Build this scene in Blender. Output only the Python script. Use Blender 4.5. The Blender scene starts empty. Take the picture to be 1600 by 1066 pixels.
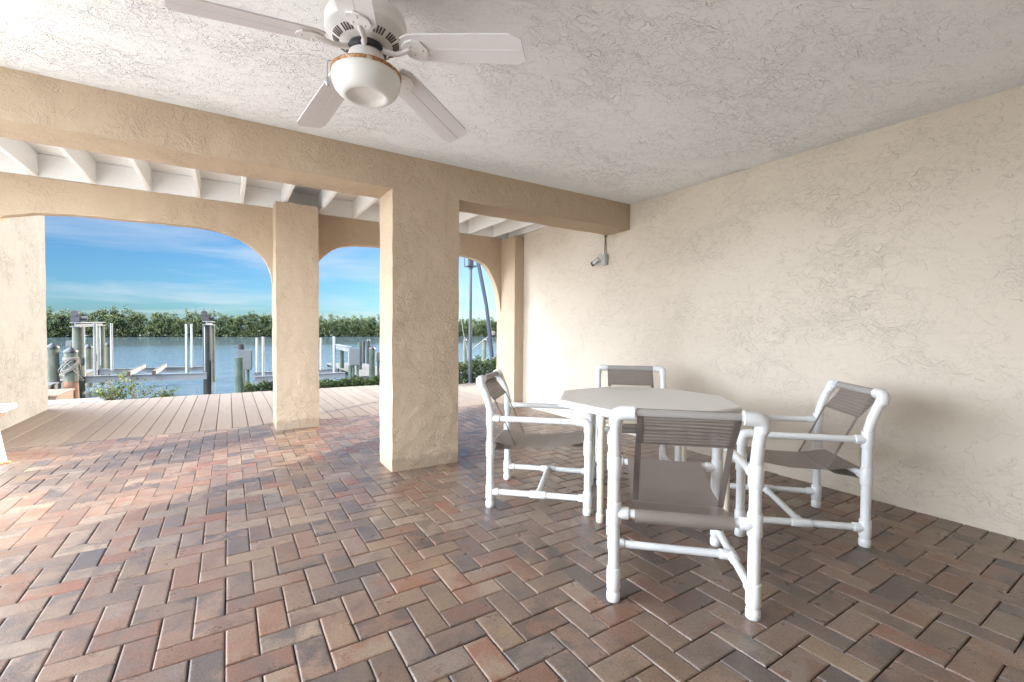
import bpy, bmesh, math, random
import numpy as np
from mathutils import Vector, Matrix, noise
R = math.radians
PI = math.pi
random.seed(7); rng = np.random.default_rng(7)
scn = bpy.context.scene
C = scn.collection

# ------------------------------------------------------------------ camera
cam = bpy.data.cameras.new('camera'); camo = bpy.data.objects.new('camera', cam); C.objects.link(camo)
cam.sensor_width = 36; cam.lens = 702.0/1600*36; cam.clip_start = .05; cam.clip_end = 2000
YAW, PITCH, ROLL = 0.563, -0.0266, 0.0081
f = Vector((math.sin(YAW)*math.cos(PITCH), math.cos(YAW)*math.cos(PITCH), math.sin(PITCH)))
r0 = Vector((math.cos(YAW), -math.sin(YAW), 0)); u0 = r0.cross(f)
rr = r0*math.cos(ROLL)+u0*math.sin(ROLL); uu = -r0*math.sin(ROLL)+u0*math.cos(ROLL)
M = Matrix((rr, uu, -f)).transposed().to_4x4(); M.translation = (0, 0, 1.2)
camo.matrix_world = M
scn.camera = camo

# ------------------------------------------------------------------ light
SUN_EL = 18.5
SUN_AZ = 32.0          # degrees from +X towards +Y
sd = Vector((math.cos(R(SUN_AZ))*math.cos(R(SUN_EL)), math.sin(R(SUN_AZ))*math.cos(R(SUN_EL)), math.sin(R(SUN_EL))))
sl = bpy.data.lights.new('sun', 'SUN'); sl.energy = 4.4; sl.angle = R(.6); sl.color = (1, .88, .74)
so = bpy.data.objects.new('sun', sl); C.objects.link(so); so.rotation_euler = sd.to_track_quat('Z', 'Y').to_euler()
scn.view_settings.view_transform = 'Standard'; scn.view_settings.look = 'None'
scn.view_settings.exposure = 1.85; scn.view_settings.gamma = 1; scn.view_settings.use_curve_mapping = False
w = bpy.data.worlds.new('World'); scn.world = w; w.use_nodes = True
nt = w.node_tree; nt.nodes.clear()
def N(t, typ, **kw):
    n = t.nodes.new(typ)
    for k, v in kw.items():
        if k.startswith('i_'): n.inputs[k[2:].replace('_', ' ')].default_value = v
        else: setattr(n, k, v)
    return n
FILL_CLOUD = 92.0
sky = N(nt, 'ShaderNodeTexSky', sky_type='NISHITA', sun_disc=False, sun_elevation=R(SUN_EL), sun_rotation=R(90-SUN_AZ),
        air_density=.8, dust_density=.7, ozone_density=2.0, altitude=0)
tc = N(nt, 'ShaderNodeTexCoord'); sep = N(nt, 'ShaderNodeSeparateXYZ'); nt.links.new(tc.outputs['Generated'], sep.inputs[0])
mz = N(nt, 'ShaderNodeMath', operation='MAXIMUM'); nt.links.new(sep.outputs['Z'], mz.inputs[0]); mz.inputs[1].default_value = .02
mz2 = N(nt, 'ShaderNodeMath', operation='ADD'); nt.links.new(mz.outputs[0], mz2.inputs[0]); mz2.inputs[1].default_value = .12
dx = N(nt, 'ShaderNodeMath', operation='DIVIDE'); dy = N(nt, 'ShaderNodeMath', operation='DIVIDE')
nt.links.new(sep.outputs['X'], dx.inputs[0]); nt.links.new(mz2.outputs[0], dx.inputs[1])
nt.links.new(sep.outputs['Y'], dy.inputs[0]); nt.links.new(mz2.outputs[0], dy.inputs[1])
cmb = N(nt, 'ShaderNodeCombineXYZ'); nt.links.new(dx.outputs[0], cmb.inputs[0]); nt.links.new(dy.outputs[0], cmb.inputs[1])
mp = N(nt, 'ShaderNodeMapping'); mp.inputs['Rotation'].default_value = (0, 0, R(32)); mp.inputs['Scale'].default_value = (.7, 1.0, 1); mp.inputs['Location'].default_value = (1.3, 4.2, 0)
nt.links.new(cmb.outputs[0], mp.inputs[0])
cn = N(nt, 'ShaderNodeTexNoise', i_Scale=.9, i_Detail=9, i_Roughness=.58, i_Distortion=.5); nt.links.new(mp.outputs[0], cn.inputs['Vector'])
cr = N(nt, 'ShaderNodeValToRGB'); cr.color_ramp.elements[0].position = .43; cr.color_ramp.elements[1].position = .78
nt.links.new(cn.outputs['Fac'], cr.inputs[0])
cm = N(nt, 'ShaderNodeMath', operation='MULTIPLY'); nt.links.new(cr.outputs[0], cm.inputs[0]); cm.inputs[1].default_value = .62
tint = N(nt, 'ShaderNodeMixRGB', blend_type='MULTIPLY'); tint.inputs[0].default_value = 1; nt.links.new(sky.outputs[0], tint.inputs[1]); tint.inputs[2].default_value = (.36, .64, .85, 1)
mix = N(nt, 'ShaderNodeMixRGB'); nt.links.new(cm.outputs[0], mix.inputs[0]); nt.links.new(tint.outputs[0], mix.inputs[1])
mix.inputs[2].default_value = (5.0, 5.3, 5.7, 1)
# unseen cloud bank added left of the house as fill light; clear over water
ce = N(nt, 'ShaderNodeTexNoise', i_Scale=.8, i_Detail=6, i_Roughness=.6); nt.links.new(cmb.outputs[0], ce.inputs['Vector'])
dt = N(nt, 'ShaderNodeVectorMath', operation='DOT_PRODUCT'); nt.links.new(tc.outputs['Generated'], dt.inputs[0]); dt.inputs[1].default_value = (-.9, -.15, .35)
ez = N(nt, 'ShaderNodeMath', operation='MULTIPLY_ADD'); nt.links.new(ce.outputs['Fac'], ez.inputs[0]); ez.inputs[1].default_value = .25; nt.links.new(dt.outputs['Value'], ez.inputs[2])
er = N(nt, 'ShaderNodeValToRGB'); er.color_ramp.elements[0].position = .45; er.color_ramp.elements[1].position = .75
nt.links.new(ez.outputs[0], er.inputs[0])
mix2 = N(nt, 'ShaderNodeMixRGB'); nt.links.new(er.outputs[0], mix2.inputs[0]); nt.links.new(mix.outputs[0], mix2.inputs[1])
mix2.inputs[2].default_value = (FILL_CLOUD*.88, FILL_CLOUD*.98, FILL_CLOUD*1.12, 1)
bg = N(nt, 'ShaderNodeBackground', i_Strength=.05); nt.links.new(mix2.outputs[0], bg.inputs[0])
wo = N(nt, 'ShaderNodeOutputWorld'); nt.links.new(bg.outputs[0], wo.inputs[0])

# ------------------------------------------------------------------ materials
def mat(name, base=(.5, .5, .5), rough=.6, metal=0, spec=.5):
    m = bpy.data.materials.new(name); m.use_nodes = True
    t = m.node_tree; b = t.nodes['Principled BSDF']
    b.inputs['Base Color'].default_value = (*base, 1); b.inputs['Roughness'].default_value = rough
    b.inputs['Metallic'].default_value = metal; b.inputs['Specular IOR Level'].default_value = spec
    return m, t, b
def L(t, a, b): t.links.new(a, b)
def coords(t, scale=(1, 1, 1), rot=(0, 0, 0)):
    tc = N(t, 'ShaderNodeTexCoord'); mp = N(t, 'ShaderNodeMapping'); mp.inputs['Scale'].default_value = scale; mp.inputs['Rotation'].default_value = rot
    L(t, tc.outputs['Object'], mp.inputs[0]); return mp.outputs[0]
def noise_n(t, vec, s, d=4, r=.5, dist=0):
    n = N(t, 'ShaderNodeTexNoise', i_Scale=s, i_Detail=d, i_Roughness=r, i_Distortion=dist); L(t, vec, n.inputs['Vector']); return n.outputs['Fac']
def ramp(t, fac, stops, interp='LINEAR'):
    r = N(t, 'ShaderNodeValToRGB'); r.color_ramp.interpolation = interp
    el = r.color_ramp.elements
    while len(el) < len(stops): el.new(.5)
    for e, (p, c) in zip(el, stops):
        e.position = p; e.color = (*(c if isinstance(c, tuple) else (c, c, c)), 1)
    L(t, fac, r.inputs[0]); return r.outputs[0]
def math_n(t, op, a, b, clamp=False):
    n = N(t, 'ShaderNodeMath', operation=op, use_clamp=clamp)
    for i, x in enumerate((a, b)):
        if isinstance(x, (int, float)): n.inputs[i].default_value = x
        else: L(t, x, n.inputs[i])
    return n.outputs[0]
def mixc(t, fac, a, b, bt='MIX'):
    n = N(t, 'ShaderNodeMixRGB', blend_type=bt)
    for i, x in enumerate((fac, a, b)):
        if isinstance(x, (int, float)): n.inputs[i].default_value = x
        elif isinstance(x, tuple): n.inputs[i].default_value = (*x, 1)
        else: L(t, x, n.inputs[i])
    return n.outputs[0]
def bump(t, b, h, strength=.5, dist=.01):
    n = N(t, 'ShaderNodeBump', i_Strength=strength, i_Distance=dist); L(t, h, n.inputs['Height']); L(t, n.outputs[0], b.inputs['Normal']); return n

def stucco(name, base, stretch=(1, 1, 1), k=1.0, var=.06, stain=None, mid=.5):
    m, t, b = mat(name, base, .85, 0, .25)
    v = coords(t, stretch)
    # skip-trowel plaster: thin raised flats with ragged edges and short broken grooves, over a sandy grain
    wn = N(t, 'ShaderNodeTexNoise', i_Scale=7, i_Detail=3, i_Roughness=.65); L(t, v, wn.inputs['Vector'])
    vs = N(t, 'ShaderNodeVectorMath', operation='SCALE'); L(t, wn.outputs['Color'], vs.inputs[0]); vs.inputs['Scale'].default_value = .20
    va = N(t, 'ShaderNodeVectorMath', operation='ADD'); L(t, v, va.inputs[0]); L(t, vs.outputs[0], va.inputs[1]); w1 = va.outputs[0]
    n1 = noise_n(t, w1, 3.6, 6, .64, 0)
    p1 = ramp(t, n1, [(.36, 0.0), (.455, .35), (.46, .75), (.52, .62), (.525, 1.0), (.62, .85)])
    n2 = noise_n(t, w1, 10, 5, .68, 0)
    p2 = ramp(t, n2, [(.42, 0.0), (.525, .5), (.53, 1.0), (.66, .8)])
    m3 = ramp(t, noise_n(t, v, 2.1, 2, .5), [(.42, .12), (.62, 1.0)])
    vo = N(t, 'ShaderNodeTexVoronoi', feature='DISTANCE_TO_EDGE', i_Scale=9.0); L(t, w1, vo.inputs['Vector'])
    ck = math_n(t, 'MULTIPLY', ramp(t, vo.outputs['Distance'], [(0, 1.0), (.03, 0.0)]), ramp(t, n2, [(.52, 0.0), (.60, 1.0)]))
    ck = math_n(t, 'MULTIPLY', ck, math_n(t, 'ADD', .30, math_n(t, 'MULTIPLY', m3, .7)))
    n4 = noise_n(t, v, 110, 2, .6)
    h = math_n(t, 'ADD', math_n(t, 'MULTIPLY', math_n(t, 'MULTIPLY', p1, math_n(t, 'ADD', .35, math_n(t, 'MULTIPLY', m3, .65))), .95), math_n(t, 'MULTIPLY', math_n(t, 'MULTIPLY', p2, m3), .55))
    h = math_n(t, 'SUBTRACT', h, math_n(t, 'MULTIPLY', ck, .7))
    h = math_n(t, 'ADD', h, math_n(t, 'MULTIPLY', n4, .12))
    bump(t, b, h, .9, .0095*k)
    big = noise_n(t, v, .7, 4, .55)
    c = mixc(t, big, tuple(x*(1-var) for x in base), tuple(min(1, x*(1+var)) for x in base))
    c = mixc(t, math_n(t, 'MULTIPLY', ck, .10), c, tuple(x*.45 for x in base))  # grooves darkened in the colour, for the shade and dirt inside them
    if stain:
        c = stain(t, c)
    L(t, c, b.inputs['Base Color'])
    return m
CREAM = (.50, .39, .275)
def foot_grime(t, c):
    tcn = N(t, 'ShaderNodeTexCoord'); s = N(t, 'ShaderNodeSeparateXYZ'); L(t, tcn.outputs['Object'], s.inputs[0])
    n = noise_n(t, tcn.outputs['Object'], 7, 6, .7)
    a = ramp(t, math_n(t, 'ADD', s.outputs['Z'], math_n(t, 'MULTIPLY', n, -.16)), [(.0, 1.0), (.03, 0.0)])
    return mixc(t, math_n(t, 'MULTIPLY', a, .45), c, (.26, .19, .13))
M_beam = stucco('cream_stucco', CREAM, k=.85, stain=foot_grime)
M_under = M_beam
def wall_stain(t, c):
    tcn = N(t, 'ShaderNodeTexCoord'); s = N(t, 'ShaderNodeSeparateXYZ'); L(t, tcn.outputs['Object'], s.inputs[0])
    a = math_n(t, 'ABSOLUTE', math_n(t, 'SUBTRACT', s.outputs['Z'], .20), 0); a = ramp(t, a, [(.0, 1.0), (.12, 0.0)])
    y = math_n(t, 'ABSOLUTE', math_n(t, 'SUBTRACT', s.outputs['Y'], 5.35), 0); y = ramp(t, y, [(.15, 1.0), (.35, 0.0)])
    n = noise_n(t, tcn.outputs['Object'], 9, 5, .7); n = ramp(t, n, [(.5, 0.0), (.6, 1.0)])
    f_ = math_n(t, 'MULTIPLY', math_n(t, 'MULTIPLY', a, y), n)
    return mixc(t, math_n(t, 'MULTIPLY', f_, .55), c, (.42, .26, .11))
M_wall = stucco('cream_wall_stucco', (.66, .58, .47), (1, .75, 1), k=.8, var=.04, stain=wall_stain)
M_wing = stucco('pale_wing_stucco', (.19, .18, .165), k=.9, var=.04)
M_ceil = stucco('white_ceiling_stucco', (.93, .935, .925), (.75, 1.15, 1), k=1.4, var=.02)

def simple(name, base, rough=.5, metal=0, var=.08, scale=6, bstr=0, bscale=60, spec=.5, stretch=(1, 1, 1)):
    m, t, b = mat(name, base, rough, metal, spec)
    v = coords(t, stretch); n = noise_n(t, v, scale, 5, .6)
    L(t, mixc(t, n, tuple(x*(1-var) for x in base), tuple(min(1, x*(1+var)) for x in base)), b.inputs['Base Color'])
    L(t, math_n(t, 'ADD', rough-.06, math_n(t, 'MULTIPLY', noise_n(t, v, scale*3, 3), .12)), b.inputs['Roughness'])
    if bstr: bump(t, b, noise_n(t, v, bscale, 4, .6), bstr, .003)
    return m
M_pvc = simple('white_pvc', (.74, .745, .73), .34, var=.05, scale=5, bstr=.05, bscale=25)
M_tan = simple('tan_pvc', (.70, .63, .49), .4, var=.05, scale=3)
M_top = simple('table_top_plastic', (.76, .745, .71), .38, var=.03, scale=5, bstr=.06, bscale=40, stretch=(1, 3, 1))
M_white = simple('white_painted_wood', (.86, .86, .84), .55, var=.05, scale=4, bstr=.12, bscale=30, stretch=(8, 1, 8))
M_fan = simple('white_fan_enamel', (.78, .76, .73), .35, var=.02, scale=3)
M_blade = simple('white_fan_blade', (.74, .71, .70), .45, var=.03, scale=3, bstr=.05, bscale=50, stretch=(1, 8, 8))
M_dark = simple('dark_metal', (.035, .035, .038), .45, .2)
M_slot = simple('vent_slot_dark', (.09, .075, .065), .8)
M_steel = simple('galvanised_steel', (.45, .46, .47), .4, .6)
M_pvcout = simple('weathered_white_pvc', (.24, .24, .24), .45, var=.06)
M_alu = simple('aluminium', (.17, .173, .178), .5, .3, var=.08, scale=8)
M_glass = None
m, t, b = mat('frosted_glass_bowl', (.82, .81, .76), .28); b.inputs['Subsurface Weight'].default_value = .15; b.inputs['Subsurface Radius'].default_value = (.03, .03, .03)
M_glass = m
# rust
m, t, b = mat('rusty_trim', (.35, .16, .06), .7, .2); v = coords(t)
L(t, ramp(t, noise_n(t, v, 45, 6, .7), [(.36, (.72, .69, .62)), (.45, (.5, .25, .09)), (.58, (.22, .09, .035)), (.7, (.6, .38, .16))]), b.inputs['Base Color'])
bump(t, b, noise_n(t, v, 90, 4), .5, .004); M_rust = m
# pilings
def piling_mat(name, a, c_, g):
    m, t, b = mat(name, a, .85); v = coords(t, (6, 6, .5)); v2 = coords(t, (1, 1, 1))
    c = mixc(t, ramp(t, noise_n(t, v, 3, 6, .6), [(.35, 0.0), (.65, 1.0)]), a, c_)
    c = mixc(t, ramp(t, noise_n(t, v2, 2.2, 4, .6), [(.45, 0.0), (.6, .7)]), c, g)
    L(t, c, b.inputs['Base Color']); bump(t, b, noise_n(t, v, 6, 5, .7), .6, .015); return m
M_pile = piling_mat('weathered_piling', (.065, .065, .05), (.12, .12, .09), (.05, .062, .042))
M_piledark = piling_mat('dark_piling', (.014, .014, .014), (.035, .032, .03), (.022, .022, .02))
M_pilegreen = piling_mat('green_treated_piling', (.028, .042, .03), (.055, .075, .05), (.02, .03, .022))
M_pilered = piling_mat('reddish_rotten_piling', (.14, .06, .03), (.24, .12, .06), (.08, .04, .025))
M_pilecap = simple('black_piling_cap', (.014, .015, .018), .5)
M_greybox = simple('grey_electrical_box', (.105, .11, .107), .5, .1, var=.08, scale=5)
M_lampbox = simple('light_grey_box_paint', (.40, .41, .39), .5, .1)
M_dock = simple('grey_dock_wood', (.085, .082, .078), .8, var=.25, scale=5, bstr=.3, bscale=20, stretch=(.6, 6, 1))
M_dockbrown = simple('brown_dock_wood', (.15, .10, .065), .8, var=.25, scale=5, bstr=.3, bscale=20, stretch=(6, .6, 1))
M_carpet = simple('bunk_carpet_board', (.05, .038, .03), .9, var=.2)
M_bunkwood = simple('bunk_pale_side', (.22, .205, .185), .7, var=.15)
M_rope = simple('weathered_rope', (.17, .15, .125), .85, var=.15, scale=30)
M_pole = simple('blue_grey_pole', (.045, .05, .06), .45, .2)
M_lean = simple('dark_blue_canvas', (.010, .015, .028), .7)
M_conc = simple('concrete', (.16, .16, .155), .85, var=.12, scale=3, bstr=.4, bscale=40)
M_soil = simple('soil', (.16, .12, .08), .95, var=.3, scale=8, bstr=.6, bscale=30)
M_land = simple('sandy_ground', (.66, .62, .56), .95, var=.15, scale=2, bstr=.5, bscale=15)
M_mud = simple('dark_mud', (.05, .05, .035), .95, var=.3)
M_bark = simple('twig_bark', (.16, .11, .07), .9)

def leaf_mat(name, stops, sc=1.5, trans=.35):
    m, t, b = mat(name, stops[0][1], .55, 0, .35)
    tcn = N(t, 'ShaderNodeTexCoord'); at = N(t, 'ShaderNodeAttribute', attribute_name='rnd')
    n = noise_n(t, tcn.outputs['Object'], sc, 4, .6)
    fac = math_n(t, 'ADD', math_n(t, 'MULTIPLY', n, .55), math_n(t, 'MULTIPLY', at.outputs['Fac'], .45))
    c = ramp(t, fac, stops); L(t, c, b.inputs['Base Color'])
    tr = N(t, 'ShaderNodeBsdfTranslucent'); L(t, c, tr.inputs[0]); mx = N(t, 'ShaderNodeMixShader'); mx.inputs[0].default_value = trans
    out = t.nodes['Material Output']; L(t, b.outputs[0], mx.inputs[1]); L(t, tr.outputs[0], mx.inputs[2]); L(t, mx.outputs[0], out.inputs[0])
    return m
M_mang = leaf_mat('mangrove_leaves', [(.25, (.012, .026, .011)), (.44, (.032, .054, .018)), (.58, (.075, .098, .028)), (.76, (.13, .14, .05))], .30, .22)
M_hedge = leaf_mat('hedge_leaves', [(.3, (.014, .028, .010)), (.5, (.035, .058, .015)), (.75, (.095, .115, .03))], 4)
M_weed = leaf_mat('weed_leaves', [(.3, (.03, .055, .012)), (.55, (.09, .125, .022)), (.8, (.20, .21, .04))], 4)

# pavers
m, t, b = mat('clay_pavers', (.25, .17, .13), .5, 0, .5)
tcn = N(t, 'ShaderNodeTexCoord'); at = N(t, 'ShaderNodeAttribute', attribute_name='rnd'); at2 = N(t, 'ShaderNodeAttribute', attribute_name='rnd2')
ofs = N(t, 'ShaderNodeVectorMath', operation='ADD'); sc_ = N(t, 'ShaderNodeCombineXYZ'); L(t, math_n(t, 'MULTIPLY', at2.outputs['Fac'], 60.), sc_.inputs[2])
L(t, tcn.outputs['Object'], ofs.inputs[0]); L(t, sc_.outputs[0], ofs.inputs[1])
base = ramp(t, at.outputs['Fac'], [(0, (.085, .068, .062)), (.06, (.125, .088, .068)), (.28, (.165, .108, .078)), (.52, (.205, .140, .100)), (.72, (.165, .092, .062)), (.90, (.240, .172, .122)), (1, (.145, .110, .092))])
blot = ramp(t, noise_n(t, ofs.outputs[0], 6.5, 6, .62, .4), [(.44, 0.0), (.57, 1.0)])
sec = ramp(t, at2.outputs['Fac'], [(0, (.190, .070, .040)), (.25, (.155, .100, .070)), (.45, (.052, .045, .046)), (.62, (.215, .145, .090)), (.8, (.085, .068, .062)), (1, (.165, .080, .050))])
c = mixc(t, math_n(t, 'MULTIPLY', blot, .80), base, sec)
char = ramp(t, noise_n(t, ofs.outputs[0], 5.0, 6, .66, .3), [(.60, 0.0), (.70, 1.0)])
c = mixc(t, math_n(t, 'MULTIPLY', char, .75), c, (.055, .052, .058))
fine = noise_n(t, ofs.outputs[0], 160, 4, .7); c = mixc(t, 1, c, ramp(t, fine, [(.30, .55), (.5, 1.0), (.72, 1.36)]), 'MULTIPLY')
c = mixc(t, 1, c, ramp(t, noise_n(t, tcn.outputs['Object'], 1.6, 6, .65), [(.35, 1.0), (.6, 1.24)]), 'MULTIPLY')
spk = ramp(t, noise_n(t, ofs.outputs[0], 420, 2, .5), [(.70, 0.0), (.76, 1.0)]); c = mixc(t, math_n(t, 'MULTIPLY', spk, .35), c, (.55, .5, .43))
L(t, c, b.inputs['Base Color'])
L(t, ramp(t, noise_n(t, ofs.outputs[0], 9, 4, .6), [(.3, .25), (.7, .44)]), b.inputs['Roughness']); b.inputs['Specular IOR Level'].default_value = .75
hh = math_n(t, 'ADD', math_n(t, 'MULTIPLY', noise_n(t, ofs.outputs[0], 40, 5, .65), 1.0), math_n(t, 'MULTIPLY', fine, .5))
bump(t, b, hh, .55, .0028); M_paver = m
M_joint = simple('joint_sand', (.040, .026, .018), .95, var=.3, scale=30, bstr=.5, bscale=200)
# deck boards
m, t, b = mat('deck_boards', (.5, .4, .34), .65); at = N(t, 'ShaderNodeAttribute', attribute_name='rnd'); v = coords(t, (5, .5, 1))
c = ramp(t, at.outputs['Fac'], [(0, (.150, .116, .092)), (.5, (.168, .131, .104)), (1, (.186, .146, .115))])
c = mixc(t, 1, c, ramp(t, noise_n(t, v, 5, 7, .65), [(.3, .86), (.7, 1.08)]), 'MULTIPLY'); L(t, c, b.inputs['Base Color'])
bump(t, b, noise_n(t, coords(t, (90, 2, 1)), 3, 4), .25, .002); M_deck = m
# sling mesh fabric
def fabric(name, col, alpha):
    m, t, b = mat(name, col, .5, 0, .5); v = coords(t)
    wv = N(t, 'ShaderNodeTexWave', i_Scale=260.0); L(t, v, wv.inputs['Vector'])
    L(t, mixc(t, noise_n(t, v, 9, 4), tuple(x*.86 for x in col), tuple(x*1.12 for x in col)), b.inputs['Base Color'])
    tr = N(t, 'ShaderNodeBsdfTransparent'); tl = N(t, 'ShaderNodeBsdfTranslucent'); tl.inputs[0].default_value = (*col, 1)
    m1 = N(t, 'ShaderNodeMixShader'); m1.inputs[0].default_value = .25; L(t, b.outputs[0], m1.inputs[1]); L(t, tl.outputs[0], m1.inputs[2])
    m2 = N(t, 'ShaderNodeMixShader'); m2.inputs[0].default_value = 1-alpha; L(t, m1.outputs[0], m2.inputs[1]); L(t, tr.outputs[0], m2.inputs[2])
    L(t, m2.outputs[0], t.nodes['Material Output'].inputs[0]); return m
M_fab = fabric('taupe_sling_mesh', (.30, .25, .215), .48)
M_fabs = fabric('taupe_seat_mesh', (.30, .255, .22), .93)
m, t, b = mat('moire_sleeve_mesh', (.3, .25, .21), .7, 0, .3); v = coords(t)
wv = N(t, 'ShaderNodeTexWave', bands_direction='Z', i_Scale=19.0, i_Distortion=5.0, i_Detail=2.0, i_Detail_Scale=.55); wv.inputs['Detail Roughness'].default_value = .55
mp_ = N(t, 'ShaderNodeMapping'); mp_.inputs['Scale'].default_value = (.22, 1, 1); L(t, v, mp_.inputs[0]); L(t, mp_.outputs[0], wv.inputs['Vector'])
sh_ = ramp(t, wv.outputs['Fac'], [(.15, 0.0), (.85, 1.0)]); am = ramp(t, noise_n(t, coords(t, (1, 1, 1)), 6, 3), [(.35, .35), (.6, 1.0)])
sh_ = math_n(t, 'MULTIPLY', sh_, am)
L(t, mixc(t, sh_, (.20, .167, .143), (.315, .27, .235)), b.inputs['Base Color'])
bump(t, b, wv.outputs['Fac'], .5, .004)
tr = N(t, 'ShaderNodeBsdfTransparent'); m2 = N(t, 'ShaderNodeMixShader'); m2.inputs[0].default_value = .14; L(t, b.outputs[0], m2.inputs[1]); L(t, tr.outputs[0], m2.inputs[2]); L(t, m2.outputs[0], t.nodes['Material Output'].inputs[0]); M_sleeve = m
M_hem = fabric('taupe_hem', (.20, .165, .145), .93)
# water
m, t, b = mat('water', (.10, .135, .158), .05, 0, .5); b.inputs['IOR'].default_value = 1.33
v1 = coords(t, (.55, 1.6, 1), (0, 0, R(8))); v2 = coords(t, (.12, .5, 1), (0, 0, R(-5)))
h = math_n(t, 'ADD', math_n(t, 'MULTIPLY', noise_n(t, v1, 3.0, 5, .6, .4), .5), math_n(t, 'MULTIPLY', noise_n(t, v2, 1.4, 4, .55, .3), 1.6))
b.inputs['IOR'].default_value = 1.8
sy_ = N(t, 'ShaderNodeSeparateXYZ'); L(t, coords(t), sy_.inputs[0])
yy = math_n(t, 'ADD', math_n(t, 'MULTIPLY', sy_.outputs['Y'], .01), math_n(t, 'MULTIPLY', noise_n(t, coords(t, (.02, .08, 1)), 1, 3), .12))
wind = ramp(t, yy, [(.66, 1.0), (.80, .10)])          # wind-ruffled water near the docks, calm in the lee of the trees
bn_ = bump(t, b, math_n(t, 'MULTIPLY', h, wind), .7, .075); M_water = m

# ------------------------------------------------------------------ mesh helpers
class MB:
    def __init__(s): s.v = []; s.f = []; s.m = []; s.sm = []
    def add(s, vs, fs, mi=0, sm=False):
        o = len(s.v); s.v += [tuple(p) for p in vs]; s.f += [tuple(i+o for i in q) for q in fs]; s.m += [mi]*len(fs); s.sm += [sm]*len(fs)
    def box(s, x0, y0, z0, x1, y1, z1, mi=0, bev=0):
        if bev <= 0:
            vs = [(x, y, z) for z in (z0, z1) for y in (y0, y1) for x in (x0, x1)]
            s.add(vs, [(0, 2, 3, 1), (4, 5, 7, 6), (0, 1, 5, 4), (2, 6, 7, 3), (0, 4, 6, 2), (1, 3, 7, 5)], mi); return
        bm = bmesh.new(); bmesh.ops.create_cube(bm, size=1)
        bmesh.ops.scale(bm, vec=(x1-x0, y1-y0, z1-z0), verts=bm.verts); bmesh.ops.translate(bm, vec=((x0+x1)/2, (y0+y1)/2, (z0+z1)/2), verts=bm.verts)
        bmesh.ops.bevel(bm, geom=bm.edges[:], offset=bev, segments=2, affect='EDGES'); s.bm(bm, mi)
    def bm(s, bm, mi=0, sm=False):
        bm.verts.index_update(); s.add([p.co[:] for p in bm.verts], [[q.index for q in fc.verts] for fc in bm.faces], mi, sm); bm.free()
    def tube(s, pts, rad, seg=16, mi=0, caps=True, sm=True):
        pts = [Vector(p) for p in pts]; n = len(pts); rad = rad if isinstance(rad, (list, tuple)) else [rad]*n
        ts = []
        for i in range(n):
            a = pts[max(i-1, 0)]; c_ = pts[min(i+1, n-1)]; d = (c_-a)
            ts.append(d.normalized() if d.length > 1e-9 else (ts[-1] if ts else Vector((0, 0, 1))))
        up = Vector((0, 0, 1)) if abs(ts[0].z) < .9 else Vector((1, 0, 0))
        x = ts[0].cross(up).normalized(); vs = []
        for i in range(n):
            x = (x-ts[i]*x.dot(ts[i])).normalized(); y = ts[i].cross(x)
            for k in range(seg):
                a = 2*PI*k/seg; vs.append(pts[i]+(x*math.cos(a)+y*math.sin(a))*rad[i])
        fs = [(i*seg+k, i*seg+(k+1) % seg, (i+1)*seg+(k+1) % seg, (i+1)*seg+k) for i in range(n-1) for k in range(seg)]
        s.add(vs, fs, mi, sm)
        if caps: s.add(vs[:seg], [tuple(range(seg))[::-1]], mi); s.add(vs[-seg:], [tuple(range(seg))], mi)
    def lathe(s, prof, c=(0, 0, 0), seg=40, mi=0, sm=True):
        vs = [(c[0]+r_*math.cos(2*PI*k/seg), c[1]+r_*math.sin(2*PI*k/seg), c[2]+z) for r_, z in prof for k in range(seg)]
        fs = [(i*seg+k, i*seg+(k+1) % seg, (i+1)*seg+(k+1) % seg, (i+1)*seg+k) for i in range(len(prof)-1) for k in range(seg)]
        s.add(vs, fs, mi, sm)
    def build(s, name, mats, parent=None, attrs=None):
        me = bpy.data.meshes.new(name); me.from_pydata(s.v, [], s.f)
        if not isinstance(mats, (list, tuple)): mats = [mats]
        for m_ in mats: me.materials.append(m_)
        me.polygons.foreach_set('material_index', s.m); me.polygons.foreach_set('use_smooth', s.sm)
        if attrs:
            for k, vals in attrs.items():
                a = me.attributes.new(k, 'FLOAT', 'FACE'); a.data.foreach_set('value', vals)
        me.update(); o = bpy.data.objects.new(name, me); C.objects.link(o)
        if parent: o.parent = parent
        return o
def tag(o, label=None, cat=None, group=None, kind=None):
    if label: o['label'] = label
    if cat: o['category'] = cat
    if group: o['group'] = group
    if kind: o['kind'] = kind
    return o
def empty(name, loc=(0, 0, 0), rz=0):
    o = bpy.data.objects.new(name, None); C.objects.link(o); o.location = loc; o.rotation_euler = (0, 0, rz); o.empty_display_size = .1; return o
def copy_tree(o, parent=None):
    c_ = o.copy(); C.objects.link(c_); c_.parent = parent
    for ch in list(o.children): copy_tree(ch, c_)
    return c_
def struct(o): o['kind'] = 'structure'; return o

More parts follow.
